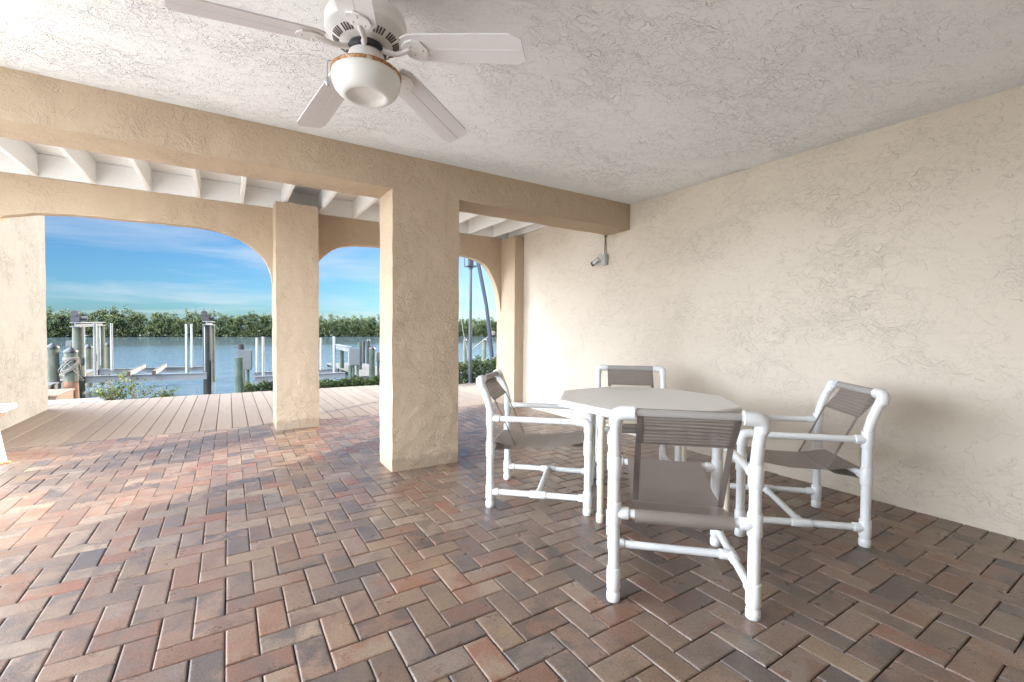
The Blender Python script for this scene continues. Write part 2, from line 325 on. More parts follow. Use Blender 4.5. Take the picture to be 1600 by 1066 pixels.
def lattice(xs, ys, zs, solid, amp=.004, nz=3.0):
    """closed surface of the solid cells of a box lattice, its vertices pushed about like hand-laid plaster"""
    idx = {}; V = []; F = []
    nx, ny, nz_ = len(xs)-1, len(ys)-1, len(zs)-1
    def vid(i, j, k):
        q = (i, j, k)
        if q not in idx:
            p = Vector((xs[i], ys[j], zs[k])); d = noise.noise_vector(p*nz)*amp+noise.noise_vector(p*nz*4)*amp*.6
            idx[q] = len(V); V.append(p+d)
        return idx[q]
    def s_(i, j, k): return 0 <= i < nx and 0 <= j < ny and 0 <= k < nz_ and solid(i, j, k)
    for i in range(nx):
        for j in range(ny):
            for k in range(nz_):
                if not s_(i, j, k): continue
                if not s_(i-1, j, k): F.append((vid(i, j, k), vid(i, j, k+1), vid(i, j+1, k+1), vid(i, j+1, k)))
                if not s_(i+1, j, k): F.append((vid(i+1, j, k), vid(i+1, j+1, k), vid(i+1, j+1, k+1), vid(i+1, j, k+1)))
                if not s_(i, j-1, k): F.append((vid(i, j, k), vid(i+1, j, k), vid(i+1, j, k+1), vid(i, j, k+1)))
                if not s_(i, j+1, k): F.append((vid(i, j+1, k), vid(i, j+1, k+1), vid(i+1, j+1, k+1), vid(i+1, j+1, k)))
                if not s_(i, j, k-1): F.append((vid(i, j, k), vid(i, j+1, k), vid(i+1, j+1, k), vid(i+1, j, k)))
                if not s_(i, j, k+1): F.append((vid(i, j, k+1), vid(i+1, j, k+1), vid(i+1, j+1, k+1), vid(i, j+1, k+1)))
    return V, F
def span(a, b_, st=.035):
    n = max(1, int(round((b_-a)/st))); return [a+(b_-a)*i/n for i in range(n+1)]
def rough_box(x0, y0, z0, x1, y1, z1, st=.035, amp=.004):
    mb = MB(); V, F = lattice(span(x0, x1, st), span(y0, y1, st), span(z0, z1, st), lambda i, j, k: True, amp); 
    mb.add(V, F); return mb
def jagged(mb): return mb

# ------------------------------------------------------------------ building shell
ZC = 2.634
YB0, YB1, ZB = 3.661, 4.028, 2.346
XW = 3.897
XL = -2.42
ceil = MB(); ceil.box(XL, -1.0, ZC, XW, YB0, ZC+.16); struct(ceil.build('ceiling', M_ceil))
rw = empty('side_wall', (XW, -2.6, 0)); tag(rw, 'tall cream stucco wall running along the right side of the patio', 'wall')
mb = MB(); mb.box(0, 1.6, -.3, .25, 9.1, 2.95); mb.build('stucco_face', M_wall, rw)

o = rough_box(XL, -1.25, -.1, XW, -1.0, 2.9, .25, .003).build('rear_wall', M_wall); tag(o, 'cream stucco rear wall closing the patio behind the camera', 'wall')
o = rough_box(XL-.02, -1.0, -.1, XL+.2, .6, 2.9, .25, .003).build('side_wall', M_wall); tag(o, 'short cream stucco return wall behind and left of the camera, sized to screen light', 'wall')  # unseen wall, its length set by how much light it screens
bt = empty('support_beam', (0, YB0, 0)); tag(bt, 'cream stucco ceiling beam carried by a thick square column', 'beam')
mb = rough_box(XL, 0, ZB, XW-.004, YB1-YB0, ZC+.12, .04, .006); mb.build('beam', M_beam, bt)
mb = rough_box(1.143, 0, -.02, 1.744, YB1-YB0, ZB+.01, .035, .006); mb.build('column', M_beam, bt)

# arcade at the water side
YA0, YA1 = 6.25, 6.37
arc = empty('arcade_wall', (0, YA0, 0)); tag(arc, 'cream stucco wall with round cornered arches facing the water', 'wall')
a1 = [(-2.19, 1.55), (-2.15, 1.80), (-2.07, 1.98), (-1.95, 2.13), (-1.80, 2.25), (-1.6, 2.30), (-1.3, 2.325), (-.337, 2.335), (-.21, 2.328), (-.097, 2.312), (.02, 2.28), (.122, 2.240), (.21, 2.19), (.285, 2.130), (.34, 2.075), (.385, 2.010), (.42, 1.935), (.446, 1.848), (.461, 1.74), (.466, 1.6)]
a2 = [(.93, 1.75), (.945, 1.93), (.982, 2.03), (1.036, 2.105), (1.152, 2.210), (1.271, 2.271), (1.45, 2.305), (1.748, 2.322), (2.952, 2.322), (3.1, 2.315), (3.201, 2.300), (3.32, 2.268), (3.427, 2.220), (3.49, 2.155), (3.543, 2.075), (3.595, 1.985), (3.639, 1.885), (3.68, 1.76), (3.705, 1.63), (3.728, 1.45)]
def interp(a, x):
    for (p, q), (r_, s_) in zip(a, a[1:]):
        if x <= r_: return q+(s_-q)*(x-p)/(r_-p)
    return a[-1][1]
def arch_panel(mb, a, zt, th):
    xs = sorted(set([p for p, _ in a]+span(a[0][0], a[-1][0], .045)))
    nzz = 14; rows = []
    def dsp(p): d = noise.noise_vector(p*3)*.004+noise.noise_vector(p*12)*.003; return p+d
    V = []; F = []
    for yi, y in enumerate((0, th)):
        for x in xs:
            zb = interp(a, x)
            for k in range(nzz+1):
                V.append(dsp(Vector((x, y, zb+(zt-zb)*k/nzz))))
    nx = len(xs); o = nx*(nzz+1)
    for i in range(nx-1):
        for k in range(nzz):
            q = i*(nzz+1)+k; F.append((q, q+nzz+1, q+nzz+2, q+1)); F.append((o+q, o+q+1, o+q+nzz+2, o+q+nzz+1))
        q = i*(nzz+1); F.append((q, o+q, o+q+nzz+1, q+nzz+1)); q += nzz; F.append((q, q+nzz+1, o+q+nzz+1, o+q))
    mb.add(V, F)
mb = MB(); arch_panel(mb, a1, 2.655, YA1-YA0); mb.build('arch_panel', M_beam, arc)
mb = MB(); arch_panel(mb, a2, 2.655, YA1-YA0); mb.build('arch_panel', M_beam, arc)
mb = rough_box(.466, 5.841-YA0, -.02, .925, YA1-YA0+.005, 2.645, .035, .006); mb.build('pillar', M_beam, arc)
mb = rough_box(3.728, 5.841-YA0, -.02, XW-.003, YA1-YA0+.005, 2.635, .035, .004); mb.build('pilaster', M_beam, arc)
mb = rough_box(-2.6, 5.90-YA0, -.02, -2.195, YA1-YA0+.005, 2.645, .05, .004); mb.build('pillar', M_beam, arc)

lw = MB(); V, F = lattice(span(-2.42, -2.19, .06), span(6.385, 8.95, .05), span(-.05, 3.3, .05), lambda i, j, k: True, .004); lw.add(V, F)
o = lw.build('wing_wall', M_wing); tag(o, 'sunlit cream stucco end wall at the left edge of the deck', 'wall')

# balcony over the gap between beam and arcade
bal = empty('balcony_floor', (0, YB1, 2.65)); tag(bal, 'underside of white timber balcony with joists above the arches', 'balcony')
for x in [-2.38, -2.015, -1.585, -1.16, -.71, -.27, .145, .575, .99, 1.425, 1.85, 2.28, 2.71, 3.15, 3.585]:
    mb = MB(); mb.box(x-.019, .008, 0.008, x+.019, 2.215, .235, bev=.003); mb.build('joist', M_white, bal)
mb = MB(); mb.box(XL, 2.225, .01, XW-.01, 2.262, .235); mb.build('rim_board', M_white, bal)
mb = MB(); mb.box(XW-.05, .01, .02, XW-.012, 2.20, .235); mb.build('ledger', M_white, bal)
mb = MB()
y = .0
while y < 2.9:
    mb.box(XL, y, .24, XW-.005, y+.138, .27); y += .143
mb.build('floor_board', M_white, bal)

# ------------------------------------------------------------------ ground
UX, UY, OX, OY = .109, .1125, 1.725, 1.178
def cellx(i): return OX+i*UX
def celly(j): return OY+j*UY
rects = []
def zone(i, j):
    x, y = cellx(i+.5), celly(j+.5)
    if i >= 18: return 'w'
    if 1.143-.23 < x < 1.143 and 3.43 < y < 4.05: return 'cl'
    if 1.143 <= x < 1.80 and 3.43 < y < 3.70: return 'cf'
    if .466-.23 < x < .466 and 5.60 < y < 6.25: return 'pl'
    return None
imin, imax = int((XL-OX)/UX)-1, 19; jmin, jmax = int((-1.6-OY)/UY), int((6.20-OY)/UY)
for i in range(imin, imax+1):
    for j in range(jmin, jmax+1):
        k = (i-j) % 4
        if zone(i, j): continue
        if k == 3:
            z2 = zone(i+1, j) or i+1 > imax; rects.append((i, j, 1 if z2 else 2, 1))
        elif k == 0:
            if zone(i-1, j): rects.append((i, j, 1, 1))
        elif k == 2:
            z2 = zone(i, j+1) or j+1 > jmax; rects.append((i, j, 1, 1 if z2 else 2))
        elif k == 1:
            if zone(i, j-1): rects.append((i, j, 1, 1))
for j in range(jmin, jmax+1): rects.append((18, j, 1.96, 1))
def zc(z): return [(i, j) for i in range(imin, imax+1) for j in range(jmin, jmax+1) if zone(i, j) == z]
for z, horiz in (('cl', True), ('cf', False), ('pl', True)):
    cs = zc(z); i0, i1 = min(c_[0] for c_ in cs), max(c_[0] for c_ in cs); j0, j1 = min(c_[1] for c_ in cs), max(c_[1] for c_ in cs)
    if horiz:
        for j in range(j0, j1+1): rects.append((i0, j, i1-i0+1, 1))
    else:
        for i in range(i0, i1+1): rects.append((i, j0, 1, j1-j0+1))
mb = MB(); A1 = []; A2 = []
for (i, j, wx, wy) in rects:
    g = .0020; x0, x1, y0, y1 = cellx(i)+g, cellx(i+wx)-g, celly(j)+g, celly(j+wy)-g
    c_ = .0045; dz = random.uniform(-.0012, .0012); tx, ty = random.uniform(-.006, .006), random.uniform(-.006, .006)
    jx, jy, ja = random.uniform(-.0012, .0012), random.uniform(-.0012, .0012), random.uniform(-.006, .006)
    mx, my = (x0+x1)/2, (y0+y1)/2
    def P(x, y, z):
        X_, Y_ = x-mx, y-my; return (mx+jx+X_-ja*Y_, my+jy+Y_+ja*X_, z+dz+tx*X_+ty*Y_)
    c2 = .0016
    def ring(ins, z): return [P(x0+ins, y0+ins, z), P(x1-ins, y0+ins, z), P(x1-ins, y1-ins, z), P(x0+ins, y1-ins, z)]
    vs = ring(0, -.016)+ring(0, -.0052)+ring(c2, -.0026)+ring(c_, -.0007)+ring(c_+.004, 0)
    fs = [(a*4+q, a*4+(q+1) % 4, (a+1)*4+(q+1) % 4, (a+1)*4+q) for a in range(4) for q in range(4)]+[(16, 17, 18, 19)]
    mb.add(vs, fs, 0, False); a_, b_ = random.random(), random.random(); A1 += [a_]*17; A2 += [b_]*17
struct(mb.build('paver_floor', M_paver, attrs={'rnd': A1, 'rnd2': A2}))
mb = MB(); mb.box(XL, -1.7, -.10, XW, 6.235, -.0085); struct(mb.build('bedding_sand', M_joint))
# deck boards run towards the water
mb = MB(); A = []; x = -2.185
def deck_far(x): return 9.56 if x < .5 else (9.56-.05*(x-.5) if x < 2.6 else 9.455-.42*(x-2.6)*(1 if x < 4.2 else 1)*.95)
x = -2.9
while x < 5.6:
    x1 = x+.157; y0 = 6.245; y1 = min(deck_far(x+.08), 9.6) if x < 4.2 else 8.82+(x-4.2)*.1
    n0 = len(mb.f); mb.box(x, y0, -.04, x1, y1, random.uniform(-.0015, .0015), bev=.003); A += [random.random()]*(len(mb.f)-n0); x += .163
struct(mb.build('deck', M_deck, attrs={'rnd': A}))
mb = MB(); mb.box(-2.9, 6.25, -.16, 5.6, 9.35, -.045); struct(mb.build('deck_frame', M_dockbrown))
# land, seawall, water
mb = MB(); mb.box(-400, -400, -1.6, 400, 6.2, -.11); mb.box(-60, 6.2, -1.6, 60, 10.3, -.30); struct(mb.build('ground', M_land))
mb = MB(); mb.box(-60, 9.62, -.29, -1.75, 10.32, -.035, bev=.015); mb.box(-60, 10.05, -2.2, 60, 10.42, -.24, bev=.02); struct(mb.build('seawall', M_conc))
mb = MB(); mb.box(-2.9, 9.70, -.295, 5.8, 10.05, -.12); struct(mb.build('planting_soil', M_soil))
mb = MB(); ww = -1.25; mb.add([(-1500, 10.3, ww), (1500, 10.3, ww), (1500, 1800, ww), (-1500, 1800, ww)], [(0, 1, 2, 3)]); struct(mb.build('water', M_water))
mb = MB(); mb.box(-400, 132.5, -1.6, 400, 700, -1.1); struct(mb.build('far_bank', M_mud))

# ------------------------------------------------------------------ leaves
def leaves(name, pts, size, m, parent=None, squash=1.0, aspect=1.8):
    n = len(pts); pts = np.asarray(pts); a = rng.normal(size=(n, 3)); a /= np.linalg.norm(a, axis=1)[:, None]
    b_ = rng.normal(size=(n, 3)); b_ -= a*(a*b_).sum(1)[:, None]; b_ /= np.linalg.norm(b_, axis=1)[:, None]
    s = (size*rng.uniform(.6, 1.3, n))[:, None]
    q = np.stack([pts-a*s, pts-b_*s/aspect, pts+a*s, pts+b_*s/aspect], 1).reshape(-1, 3)
    me = bpy.data.meshes.new(name); me.vertices.add(4*n); me.vertices.foreach_set('co', q.ravel())
    me.loops.add(4*n); me.loops.foreach_set('vertex_index', np.arange(4*n)); me.polygons.add(n)
    me.polygons.foreach_set('loop_start', np.arange(n)*4); me.polygons.foreach_set('loop_total', np.full(n, 4))
    at_ = me.attributes.new('rnd', 'FLOAT', 'FACE'); at_.data.foreach_set('value', rng.random(n))
    me.materials.append(m); me.update(); me.validate(); o = bpy.data.objects.new(name, me); C.objects.link(o)
    if parent: o.parent = parent
    return o
# far mangrove shore, one dark mass
P_ = []
x = -75.
while x < 130:
    for row in range(3):
        h = 3.3+1.0*noise.noise(Vector((x*.07, row*3., 0)))+random.uniform(-.5, .6)+row*.5
        cx, cy = x+random.uniform(-.9, .9), 131+row*2.4+random.uniform(-.8, .8); rr_ = random.uniform(1.2, 1.9)
        for c_ in range(13):
            ang = random.uniform(0, 2*PI); hz = c_/12.; rad = rr_*random.uniform(.3, 1)*(1 if hz > .25 else .35+hz*2)
            q = np.array((cx+rad*math.cos(ang), cy+rad*math.sin(ang)*.8, -1.15+.35+(h+.6)*(1-hz))); cr_ = random.uniform(.45, .85)
            n = 95 if row < 2 else 40; d = rng.normal(size=(n, 3)); d /= np.linalg.norm(d, axis=1)[:, None]; d *= (rng.random(n)**.35)[:, None]*cr_; d[:, 2] *= .7
            P_.append(q+d)
        if random.random() < .3:
            n = 40; d = rng.normal(size=(n, 3))*np.array((.25, .25, .42)); P_.append(np.array((cx, cy, h+.2))+d)
    for c_ in range(4):
        n = 60; d = rng.normal(size=(n, 3))*np.array((.7, .4, .55)); P_.append(np.array((x+random.uniform(-.8, .8), 130.6+random.uniform(-.5, .5), random.uniform(-.9, 1.4)))+d)
    x += 1.5
o = leaves('mangrove_shore', np.concatenate(P_), .155, M_mang); tag(o, 'dense green mangrove thicket along the far bank of the water', 'trees', kind='stuff')

def hedge(label, x0, x1, y0, y1, z0, z1, n, size=.022, m=None):
    e = empty('hedge', ((x0+x1)/2, (y0+y1)/2, z0)); tag(e, label, 'hedge')
    p = []; hx, hy = (x1-x0)/2, (y1-y0)/2
    while len(p) < n:
        x_, y_, z_ = random.uniform(-hx, hx), random.uniform(-hy, hy), random.uniform(0, 1)
        top = (z1-z0)*(.86+.28*noise.noise(Vector((x_*5+x0, y_*5, 1.7)))+.08*noise.noise(Vector((x_*17, y_*17, 3))))
        if (abs(y_)/hy)**3+z_**3 > 1.05: continue
        if random.random() > .25 and z_ < .7 and abs(y_)/hy < .55: continue
        p.append((x_, y_, z_*top))
    leaves('foliage', p, size, m or M_hedge, e)
    mb = MB()
    k = x0+.08
    while k < x1:
        mb.tube([(k-(x0+x1)/2, 0, -.15), (k-(x0+x1)/2+random.uniform(-.03, .03), random.uniform(-.05, .05), (z1-z0)*.75)], [.012, .004], 6); k += .16
    mb.build('stem', M_bark, e); return e
hedge('low clipped green hedge behind the deck, beside the slim pillar on its right', 1.42, 3.3, 9.6, 9.98, -.12, .17, 9000)
hedge('short low green hedge behind the deck, just left of the slim pillar', .24, 1.15, 9.75, 10.1, -.2, .19, 4500)
hedge('tall dark green hedge behind the lantern pole', 3.9, 7.2, 9.0, 9.6, -.12, .57, 16000, .026)

def weed(label, x, y, z, h, n, spread, seed):
    random.seed(seed); e = empty('shrub', (x, y, z)); tag(e, label, 'shrub'); p = []; mb = MB()
    for s_ in range(n):
        a = random.uniform(0, 2*PI); l_ = h*random.uniform(.55, 1); tip = Vector((math.cos(a)*spread*random.uniform(.3, 1), math.sin(a)*spread*.5, l_))
        mid = tip*.5+Vector((0, 0, l_*.12)); mb.tube([(0, 0, 0), mid, tip], [.006, .004, .002], 5)
        for q in range(16):
            t_ = random.uniform(.35, 1.05); c_ = (mid*2*t_ if t_ < .5 else mid+(tip-mid)*(t_-.5)*2); p.append(c_+Vector([random.uniform(-.045, .045) for _ in range(3)]))
    leaves('foliage', p, .028, M_weed, e); mb.build('stem', M_bark, e); random.seed(seed+50)
weed('yellow green leafy shrub growing behind the left end of the deck', -1.72, 10.15, -.28, .55, 20, .30, 3)
weed('leggy yellow green shrub with one long bare branch behind the deck', -1.38, 10.2, -.28, .72, 9, .34, 5)
weed('small bushy green weed peeking over the middle of the deck edge', -.98, 10.15, -.28, .33, 20, .17, 8)

# ------------------------------------------------------------------ ceiling fan
fan = empty('ceiling_fan', (.503, 1.971, ZC)); tag(fan, 'white five bladed ceiling fan with a glass light bowl', 'ceiling fan')
fz = -ZC
mb = MB(); mb.lathe([(0, -.002), (.085, -.002), (.088, -.02), (.075, -.05), (.06, -.058)]); mb.build('canopy', M_fan, fan)
mb = MB(); mb.lathe([(.045, -.05), (.045, -.085), (.11, -.095), (.152, -.120), (.166, -.150), (.166, -.190), (.160, -.200), (.154, -.202), (.132, -.225), (.105, -.240), (.06, -.245), (.05, -.245)], seg=56)
hous = mb.build('motor_housing', M_fan, fan)
mb = MB()
for k in range(60):
    if k % 10 in (4, 9): continue
    a = 2*PI*k/60; ca, sa = math.cos(a), math.sin(a)
    n = Vector((ca*.5, sa*.5, -.86)); tgt = Vector((-sa, ca, 0))
    p0 = Vector((ca*.108, sa*.108, -.2388)); p1 = Vector((ca*.134, sa*.134, -.2240)); wv = .0032
    vs = [p0-tgt*wv+n*.002, p0+tgt*wv+n*.002, p1+tgt*wv+n*.002, p1-tgt*wv+n*.002]; ins = [v_-n*.006 for v_ in vs]
    mb.add(vs+ins, [(0, 1, 2, 3), (4, 7, 6, 5), (0, 4, 5, 1), (1, 5, 6, 2), (2, 6, 7, 3), (3, 7, 4, 0)])
mb.build('vent_grille', M_slot, hous)
mb = MB(); mb.lathe([(.07, -.243), (.074, -.258), (.082, -.266), (.082, -.274), (.070, -.278)], seg=40); mb.build('flywheel', M_dark, fan)
mb = MB(); mb.lathe([(.068, -.270), (.078, -.300), (.078, -.330), (.066, -.340), (.05, -.345)], seg=40); mb.build('switch_housing', M_fan, fan)
mb = MB(); mb.lathe([(.045, -.338), (.10, -.342), (.134, -.350), (.143, -.357), (.1435, -.367), (.134, -.370)], seg=56); mb.build('bowl_fitter', M_rust, fan)
bowl = MB(); bowl.lathe([(.130, -.360), (.139, -.369), (.1415, -.385), (.139, -.405), (.130, -.425), (.116, -.442), (.100, -.453), (.088, -.457), (.080, -.456), (.074, -.450), (.064, -.442), (.04, -.438), (.02, -.437), (0, -.437)], seg=64); bowl.build('light_bowl', M_glass, fan)
for k, (ang, zt) in enumerate([(-45, -.345), (30, -.375), (101, -.365), (184, -.345), (-112, -.335)]):
    a = R(ang); root_r, tip_r = .175, .678; z0 = -.272; z1 = zt
    mb = MB(); nseg = 14; tilt = R(-11); th = .006
    vs = []; 
    outl = []
    for i in range(nseg+1):
        s_ = i/nseg; x_ = root_r+(tip_r-root_r)*s_; wd = .067+.008*s_
        if s_ > .93: wd *= math.sqrt(max(.0, 1-((s_-.93)/.10)**2))*.98+.02
        if s_ < .08: wd *= .72+.28*(s_/.08)
        zz = z0+(z1-z0)*s_
        for t_ in (-1, -.03, 0, .03, 1):
            y_ = wd*t_; groove = .0022 if t_ == 0 else 0
            vs.append((x_, y_*math.cos(tilt), zz+y_*math.sin(tilt)+groove))
    nb = len(vs); vs += [(x_, y_, z_+th) for x_, y_, z_ in vs]; fs = []
    for i in range(nseg):
        for q in range(4):
            p = i*5+q; fs.append((p, p+5, p+6, p+1)); fs.append((nb+p, nb+p+1, nb+p+6, nb+p+5))
        fs.append((i*5, nb+i*5, nb+i*5+5, i*5+5)); fs.append((i*5+4, i*5+9, nb+i*5+9, nb+i*5+4))
    fs.append((0, 1, nb+1, nb)); fs.append((1, 2, nb+2, nb+1)); fs.append((2, 3, nb+3, nb+2)); fs.append((3, 4, nb+4, nb+3))
    q = nseg*5
    for e_ in range(4): fs.append((q+e_, nb+q+e_, nb+q+e_+1, q+e_+1))
    mb.add(vs, fs); bl = mb.build('blade', M_blade, fan); bl.rotation_euler = (0, 0, a)
    mb = MB()
    # curved arm that forks and grips the underside of the blade
    mb.tube([(.074, 0, -.268), (.105, .006, -.280), (.135, .010, -.288), (.165, .006, -.286), (.20, 0, z0-.006)], [.013, .011, .010, .011, .012], 10)
    sl_ = (z1-z0)/(tip_r-root_r)
    pts = [(.165, -.012), (.19, -.036), (.225, -.048), (.26, -.040), (.275, -.012), (.275, .012), (.26, .040), (.225, .048), (.19, .036), (.165, .012)]
    def bz(x_, y_): return z0+(x_-root_r)*sl_+y_*math.sin(tilt)
    lo = [(x_, y_, bz(x_, y_)-.009) for x_, y_ in pts]; hi = [(x_*1.0, y_, bz(x_, y_)-.0008) for x_, y_ in pts]; n_ = len(pts)
    mb.add(lo+hi, [tuple(range(n_))[::-1], tuple(range(n_, 2*n_))]+[(i, (i+1) % n_, n_+(i+1) % n_, n_+i) for i in range(n_)])
    for sx, sy in ((.21, -.022), (.21, .022), (.257, 0)):
        mb.lathe([(0, -.004), (.004, -.0035), (.006, 0), (.006, .003)], c=(sx, sy, bz(sx, sy)-.010), seg=10)
    mb.build('blade_arm', M_fan, bl)
mb = MB(); ca = R(170); cx_, cy_ = .128*math.cos(ca), .128*math.sin(ca)
mb.tube([(.066*math.cos(ca), .066*math.sin(ca), -.322), (.10*math.cos(ca), .10*math.sin(ca), -.328), (.150*math.cos(ca), .150*math.sin(ca), -.335), (.153*math.cos(ca), .153*math.sin(ca), -.35), (.153*math.cos(ca), .153*math.sin(ca), -.405)], .0016, 6)
ch = mb.build('pull_chain', M_steel, fan)
mb = MB(); mb.lathe([(0, .020), (.004, .018), (.009, .0), (.0085, -.012), (.004, -.02), (0, -.021)], c=(.153*math.cos(ca), .153*math.sin(ca), -.42), seg=14); mb.build('pull_knob', M_steel, ch)

# ------------------------------------------------------------------ pvc chairs
RP, RF = .0245, .0300      # posts and their fittings
RR, RG = .0190, .0245      # rails and their fittings
def sleeve(mb, a, b_, r_, seg=20, lip=.004):
    a = Vector(a); b_ = Vector(b_); d = (b_-a).normalized()
    mb.tube([a, a+d*.0015, a+d*lip, b_-d*lip, b_-d*.0015, b_], [r_-.004, r_-.001, r_, r_, r_-.001, r_-.004], seg)
def make_chair(W=.57, D=.65):
    root = empty('armchair'); h = W/2
    ZA, ZS, ZT = .60, .105, .845
    # rear posts lean back above the arms
    for s in (-1, 1):
        x = s*h; mb = MB()
        path = [(x, 0, .012), (x, 0, .60), (x, -.004, .66), (x, -.020, .72), (x, -.045, .785), (x, -.066, .830)]
        mb.tube(path, RP, 22); 
        # elbow to the top rail
        el = [(x, -.060, .800), (x, -.068, .826), (x-s*.006, -.074, .842), (x-s*.022, -.078, .850), (x-s*.075, -.079, .852)]
        mb.tube(el, [RF]*5, 22)
        mb.tube([(x, 0, 0), (x, 0, .004), (x, 0, .036), (x, 0, .042), (x, 0, .048), (x, 0, .056)], [RF-.006, RF-.001, RF, RF-.004, RF-.005, RF-.003], 22)
        sleeve(mb, (x, 0, .054), (x, 0, .150), RF); sleeve(mb, (x, 0, .345), (x, 0, .445), RF); sleeve(mb, (x, 0, .552), (x, .0, .648), RF)
        sleeve(mb, (x, 0, ZS), (x, .062, ZS), RG); sleeve(mb, (x, 0, ZA), (x, .066, ZA), RG); sleeve(mb, (x, 0, .395), (x-s*.062, 0, .395), RG+.002)
        mb.build('rear_leg', M_pvc, root)
        mb = MB(); mb.tube([(x, D, .012), (x, D, .575)], RP, 22)
        mb.tube([(x, D, 0), (x, D, .004), (x, D, .036), (x, D, .042), (x, D, .048), (x, D, .056)], [RF-.006, RF-.001, RF, RF-.004, RF-.005, RF-.003], 22)
        el = [(x, D, .535), (x, D, .568), (x, D-.004, .586), (x, D-.016, .598), (x, D-.034, ZA), (x, D-.078, ZA)]
        mb.tube(el, [RF, RF, RF, RF-.001, RG+.003, RG+.001], 22)
        sleeve(mb, (x, D, .054), (x, D, .150), RF); sleeve(mb, (x, D, .385), (x, D, .485), RF)
        sleeve(mb, (x, D, ZS), (x, D-.062, ZS), RG); sleeve(mb, (x, D, .437), (x-s*.062, D, .437), RG+.002)
        mb.build('front_leg', M_pvc, root)
        mb = MB(); mb.tube([(x, .03, ZA), (x, D-.05, ZA)], RR, 20); mb.build('armrest', M_pvc, root)
        mb = MB(); mb.tube([(x, .03, ZS), (x, D-.03, ZS)], RR, 20); sleeve(mb, (x, D/2-.055, ZS), (x, D/2+.055, ZS), RG); sleeve(mb, (x, D/2, ZS), (x-s*.06, D/2, ZS), RG)
        mb.build('side_stretcher', M_pvc, root)
    mb = MB(); mb.tube([(-h+.03, D/2, ZS), (h-.03, D/2, ZS)], RR, 20); mb.build('cross_stretcher', M_pvc, root)
    mb = MB(); mb.tube([(-h+.05, -.079, .852), (h-.05, -.079, .852)], RR, 20); mb.build('top_rail', M_pvc, root)
    mb = MB(); mb.tube([(-h+.03, 0, .395), (h-.03, 0, .395)], RR, 20); mb.build('seat_rail', M_pvc, root)
    mb = MB(); mb.tube([(-h+.03, D, .437), (h-.03, D, .437)], RR, 20); mb.build('seat_rail', M_pvc, root)
    # slings
    fw = h-.085
    def sheet(path, x0, x1, nx=28, wr=0, sag=0, mi=0, mb=None, wl=.015):
        # path: list of (y,z); wrinkles run across
        pts = []; tot = 0
        for (p, q), (r_, s_) in zip(path, path[1:]):
            l_ = math.hypot(r_-p, s_-q); n = max(1, int(l_/.0035 if wr else l_/.012))
            for i in range(n): pts.append((p+(r_-p)*i/n, q+(s_-q)*i/n, (r_-p)/l_, (s_-q)/l_))
        pts.append((path[-1][0], path[-1][1], pts[-1][2], pts[-1][3])); V = []; F = []; L_ = len(pts)
        for i, (y_, z_, ty, tz) in enumerate(pts):
            u = i/(L_-1); env = math.sin(PI*u)
            for k in range(nx+1):
                x_ = x0+(x1-x0)*k/nx; ex = math.sin(PI*k/nx)
                d = 0
                if wr: 
                    ph = u*L_*.0035/wl*2*PI; d = wr*env*math.sin(ph+2.5*noise.noise(Vector((x_*7, u*1.3, 2)))+.8*math.sin(x_*9))*(.55+.45*noise.noise(Vector((x_*5, u*3, 7))))*min(1, 6*ex)
                V.append((x_, y_-tz*d, z_+ty*d-sag*env*(.55+.45*ex)))
        for i in range(L_-1):
            for k in range(nx): p = i*(nx+1)+k; F.append((p, p+1, p+nx+2, p+nx+1))
        (mb or MB()).add(V, F, mi, True)
    rt = RR+.0025
    over = [(-.079+rt*math.cos(a_), .852+rt*math.sin(a_)) for a_ in [R(q) for q in range(-20, 201, 20)]]
    J = (.155, .398)
    mb = MB()
    front = [over[0], J]                         # front face runs down to the seat crease
    def at_len(l_):
        dx_, dz_ = J[0]-over[0][0], J[1]-over[0][1]; q = l_/math.hypot(dx_, dz_); return (over[0][0]+dx_*q, over[0][1]+dz_*q)
    e_ = at_len(.150)
    sheet(over, -fw, fw, mb=mb); sheet([over[0], at_len(.1), e_, J], -fw, fw, mb=mb)
    bk = mb.build('backrest', M_fab, root)
    mb = MB(); sheet([over[-1], (at_len(.06)[0]-.033, at_len(.06)[1]), (e_[0]-.012, e_[1]+.01), (e_[0]-.003, e_[1])], -fw, fw, mb=mb); mb.build('sleeve', M_sleeve, bk)
    mb = MB()
    for s in (-1, 1):
        sheet([over[-1], (at_len(.06)[0]-.036, at_len(.06)[1]), (e_[0]-.015, e_[1]+.01), (e_[0]-.005, e_[1])], s*fw, s*(fw-.026), nx=3, mb=mb)
        sheet([(e_[0]-.0015, e_[1]), (J[0]-.0015, J[1])], s*fw, s*(fw-.026), nx=3, mb=mb)
    sheet([(e_[0]-.0045, e_[1]+.006), (e_[0]-.0035, e_[1]-.004)], -fw, fw, nx=20, mb=mb)
    mb.build('hem', M_hem, bk)
    mb = MB()
    rt = .031
    r0_ = [(.0+rt*math.cos(a_), .389+rt*math.sin(a_)) for a_ in [R(q) for q in range(300, 89, -20)]]
    rt = RR+.0025
    r1_ = [(D+rt*math.cos(a_), .437+rt*math.sin(a_)) for a_ in [R(q) for q in range(90, -121, -20)]]
    sheet(r0_, -fw, fw, mb=mb); sheet([r0_[-1], (.155, .398), (.36, .402), (.52, .425), r1_[0]], -fw, fw, sag=.012, mb=mb); sheet(r1_, -fw, fw, mb=mb)
    # inner layer returns under the seat
    sheet([r0_[0], (.12, .375)], -fw, fw, mb=mb); sheet([r1_[-1], (D-.12, .411)], -fw, fw, mb=mb)
    mb.build('seat', M_fabs, root)
    return root
ch0 = make_chair()
def put(o, x, y, deg, label):
    o.location = (x, y, .0); o.rotation_euler = (0, 0, R(deg)); tag(o, label, 'armchair', 'white pipe armchairs around the table')
